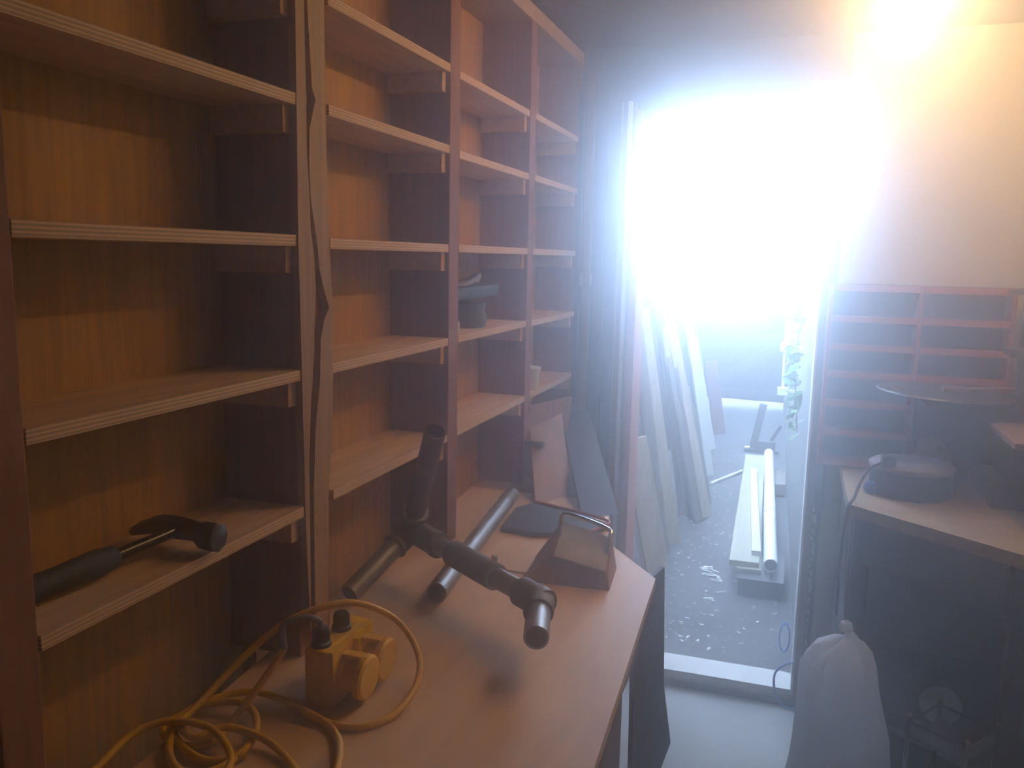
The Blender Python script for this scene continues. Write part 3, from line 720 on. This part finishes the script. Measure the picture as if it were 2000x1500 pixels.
cr = thing('bearer_crate', (-0.06, 4.3, .05), 'low dark crate propping the stacked boards in the passage', 'crate')
MB().box(-0.175, 0.030, 4.13, 4.50, .051, .135, .004).build('body', 'charcoal', cr)
MB().box(-0.185, 0.040, 4.12, 4.51, .135, .144, .002).build('lid', 'black', cr)
def flat(name, a, b, w_, th, mt, lb, grp):
    a = V(*a); b = V(*b); d = b-a
    o = MB().obox((a+b)/2 + V(0,0,th/2), d.cross(V(0,0,1)), d, V(0,0,1), w_, d.length, th, .002).build(name, mt)
    o['label'] = lb; o['category'] = 'plank'; o['group'] = grp
flat('stacked_plank', (-0.130, 4.20, .1445), (-0.20, 6.50, .1445), .120, .022, 'pine_flat', 'lowest pale plank of the stack beside the white tube', 'boards stacked in the passage')
flat('stacked_plank', (-0.156, 4.225, .167), (-0.212, 6.70, .167), .145, .028, 'pine_flat', 'wide pale plank on top of the passage stack', 'boards stacked in the passage')
flat('stacked_plank', (-0.103, 4.33, .1955), (-0.200, 6.12, .1955), .045, .026, 'white_flat', 'narrow bright white batten lying on the wide stacked plank', 'boards stacked in the passage')
bx2 = MB().box(-0.27, 0.02, 6.05, 6.45, .051, .143, .004).build('bearer_block', 'pine_grey'); bx2['label'] = 'grey block under the far end of the stack'; bx2['category'] = 'block'
tu = thing('white_tube', (-0.06, 5.5, .145), 'long white plastic tube lying beside the stacked planks', 'tube')
MB().hollow((-0.028, 4.25, .180), (-0.116, 6.876, .180), .035, .031).build('pipe', 'white_paint', tu)
MB().lathe((-0.0283, 4.262, .180), (.034, -1, 0), [(.031, 0), (.031, .004), (.012, .005), (.0, .003)], 20).build('end_stop', 'charcoal', tu)
MB().tube([(-0.060, 5.15, .1805), (-0.063, 5.24, .1805)], .0375, 20).build('torn_wrap', 'foam', tu)
o = MB().tube([(-0.497, 6.198, .0625), (-0.300, 6.682, .0625)], .012, 12).build('conduit_rod', 'grey_plate'); o['label'] = 'thin grey conduit lying across the passage floor'; o['category'] = 'conduit'
ms = thing('metal_stand', (-0.2, 7.5, .05), 'dark steel stand with leaning post near the gate', 'stand')
MB().box(-0.335, -0.045, 7.42, 7.60, .051, .080, .004).build('base_plate', 'steel_dark', ms)
MB().obox(V(-0.229, 7.5, .275), V(1,0,-.18), V(0,1,0), V(.18, 0, 1), .062, .04, .40, .003).build('post', 'steel_dark', ms)
MB().box(-0.225, -0.075, 7.45, 7.55, .080, .150, .004).build('block', 'steel_dark', ms)
MB().obox(V(-0.09, 7.52, .19), V(1,0,-.5), V(0,1,0), V(.5, 0, 1), .03, .03, .22, .002).build('stay', 'steel_dark', ms)
MB().tube([(-0.325, 7.40, .10), (-0.285, 7.40, .10)], .010, 10).build('bolt', 'chrome', ms)
o = MB().obox(V(-0.655, 8.1, .40), V(1, .3, .17), V(-.3, 1, 0), V(-.17, 0, 1), .115, .03, .70, .002).build('red_board', 'reddish'); o['label'] = 'red brown board leaning at the fence before the gate'; o['category'] = 'board'
wr = thing('wall_rod', (-0.03, 5.0, 0.95), 'thin white rod held by brackets on the passage wall', 'rod')
MB().tube([(-0.032, 5.0, .93), (-0.036, 5.0, 1.80)], .008, 10).build('rod', 'white_paint', wr)
for z in (.955, 1.205):
    MB().box(-0.060, -0.005, 4.98, 5.02, z-.022, z+.022, .004).build('clip', 'white_paint', wr)
    MB().box(-0.010, 0.075, 4.99, 5.01, z-.008, z+.008).build('bracket', 'white_paint', wr)
MB().obox(V(-0.020, 4.99, 1.26), V(1,0,-.5), V(0,1,0), V(.5,0,1), .030, .02, .09, .003).build('lever', 'white_paint', wr)

# ivy on the passage wall
iv = thing('ivy', (0.06, 4.1, 1.1), 'green ivy spray growing on the passage wall', 'ivy')
random.seed(21)
stem = smooth_path([(0.050, 4.05, .90), (0.030, 4.10, 1.10), (0.020, 4.15, 1.25), (0.035, 4.20, 1.42), (0.015, 4.22, 1.55)], 6)
MB().tube(stem, .004, 6).build('stem', 'trim_brown', iv)
lf0 = None
for k in range(84):
    c = stem[random.randrange(len(stem))] + V(random.uniform(-.035, .012), random.uniform(-.08, .08), random.uniform(-.05, .05))
    if lf0 is None:
        s = .040
        q = [V(0,0,0), V(.5,.35,.05), V(.95,.30,0), V(.75,0,.12), V(1.35,0,0), V(.75,-.0,.12), V(.95,-.30,0), V(.5,-.35,.05)]
        mb = MB().add([a_*s + c for a_ in q], [[0,1,2,3], [0,3,6,7], [3,2,4], [3,4,6]])
        lf0 = mb.build('leaf', 'leaf', iv)
        o = lf0
    else:
        o = copy_part(lf0, iv, c - iv.location)
    o.rotation_euler = (random.uniform(-1.2, 1.2), random.uniform(-1.2, 1.2), random.uniform(0, 6.28))
    k_ = random.uniform(.7, 1.5); o.scale = (k_, k_, k_)
# second spray at the fence behind the nearest planks
iv2 = thing('ivy', (-0.90, 4.6, 1.2), 'green ivy tuft at the fence above the nearest planks', 'ivy')
stem = smooth_path([(-0.93, 4.45, 1.05), (-0.90, 4.55, 1.20), (-0.86, 4.60, 1.33), (-0.80, 4.68, 1.42)], 6)
MB().tube(stem, .004, 6).build('stem', 'trim_brown', iv2)
for k in range(30):
    c = stem[random.randrange(len(stem))] + V(random.uniform(-.03, .03), random.uniform(-.06, .06), random.uniform(-.05, .05))
    o = copy_part(lf0, iv2, c - iv2.location)
    o.rotation_euler = (random.uniform(-1.2, 1.2), random.uniform(-1.2, 1.2), random.uniform(0, 6.28))
    k_ = random.uniform(.7, 1.4); o.scale = (k_, k_, k_)

# blue cable at the sill
o = MB().tube(smooth_path([(0.089, 3.150, 0.210), (0.052, 3.140, 0.196), (0.021, 3.130, 0.161), (0.021, 3.120, 0.105), (0.043, 3.120, 0.058), (0.073, 3.120, 0.037), (0.105, 3.130, 0.040)], 8), .0045, 8).build('blue_cable', 'blue_cable')
o['label'] = 'blue cable looping over the door sill'; o['category'] = 'cable'
cl = [V(0.050 + .020*math.cos(t_), 3.47 + .004*t_/6.28, .155 + .062*math.sin(t_)) for t_ in [k*.3 for k in range(80)]]
o = MB().tube(cl, .003, 6).build('coiled_cable', 'blue_cable'); o['label'] = 'small coil of blue cable outside the right jamb'; o['category'] = 'cable'

# wood chips on the passage floor
ch = MB(); random.seed(5)
for k in range(420):
    y = 3.45 + random.random()**1.4*4.2; x = random.uniform(-.62, .02)
    s = random.choice((.003, .004, .005, .008)); a_ = random.uniform(0, 6.28)
    ch.obox(V(x, y, .0525), V(math.cos(a_), math.sin(a_), 0), V(-math.sin(a_), math.cos(a_), 0), V(0,0,1), s*2.4, s, .003)
for (x, y, L_) in ((-0.33, 4.38, .10), (-0.29, 4.30, .05), (-0.30, 4.02, .05), (-0.36, 4.45, .06)):
    for k in range(9):
        ch.obox(V(x+random.uniform(-.4,.4)*L_, y+random.uniform(-.4,.4)*L_, .053), V(1, random.uniform(-.8,.8), 0), V(0,1,0), V(0,0,1), L_*.5, .010, .004)
ch = ch.build('wood_chips', 'chips'); ch['kind'] = 'stuff'; ch['label'] = 'pale wood chips scattered on the passage floor'; ch['category'] = 'wood chips'

# ================================================================== haze volume added to imitate lens glare around doorway and lamp
hz = bpy.data.materials.new('glare_haze'); hz.use_nodes = True
t = hz.node_tree; t.nodes.remove(t.nodes['Principled BSDF'])
lobes = []
for dens, g in HAZE:
    vsn = t.nodes.new('ShaderNodeVolumeScatter')
    vsn.inputs['Color'].default_value = HAZE_COLOR
    vsn.inputs['Density'].default_value = dens
    vsn.inputs['Anisotropy'].default_value = g
    lobes.append(vsn)
add = t.nodes.new('ShaderNodeAddShader')
t.links.new(lobes[0].outputs[0], add.inputs[0])
t.links.new(lobes[1].outputs[0], add.inputs[1])
t.links.new(add.outputs[0], t.nodes['Material Output'].inputs['Volume'])
hb = MB().box(-0.999, 0.799, -1.49, YW-0.001, 0.004, 2.448).build('glare_haze', hz)
hb['kind'] = 'stuff'; hb['label'] = 'thin added haze in the room imitating lens glare'; hb['category'] = 'haze'
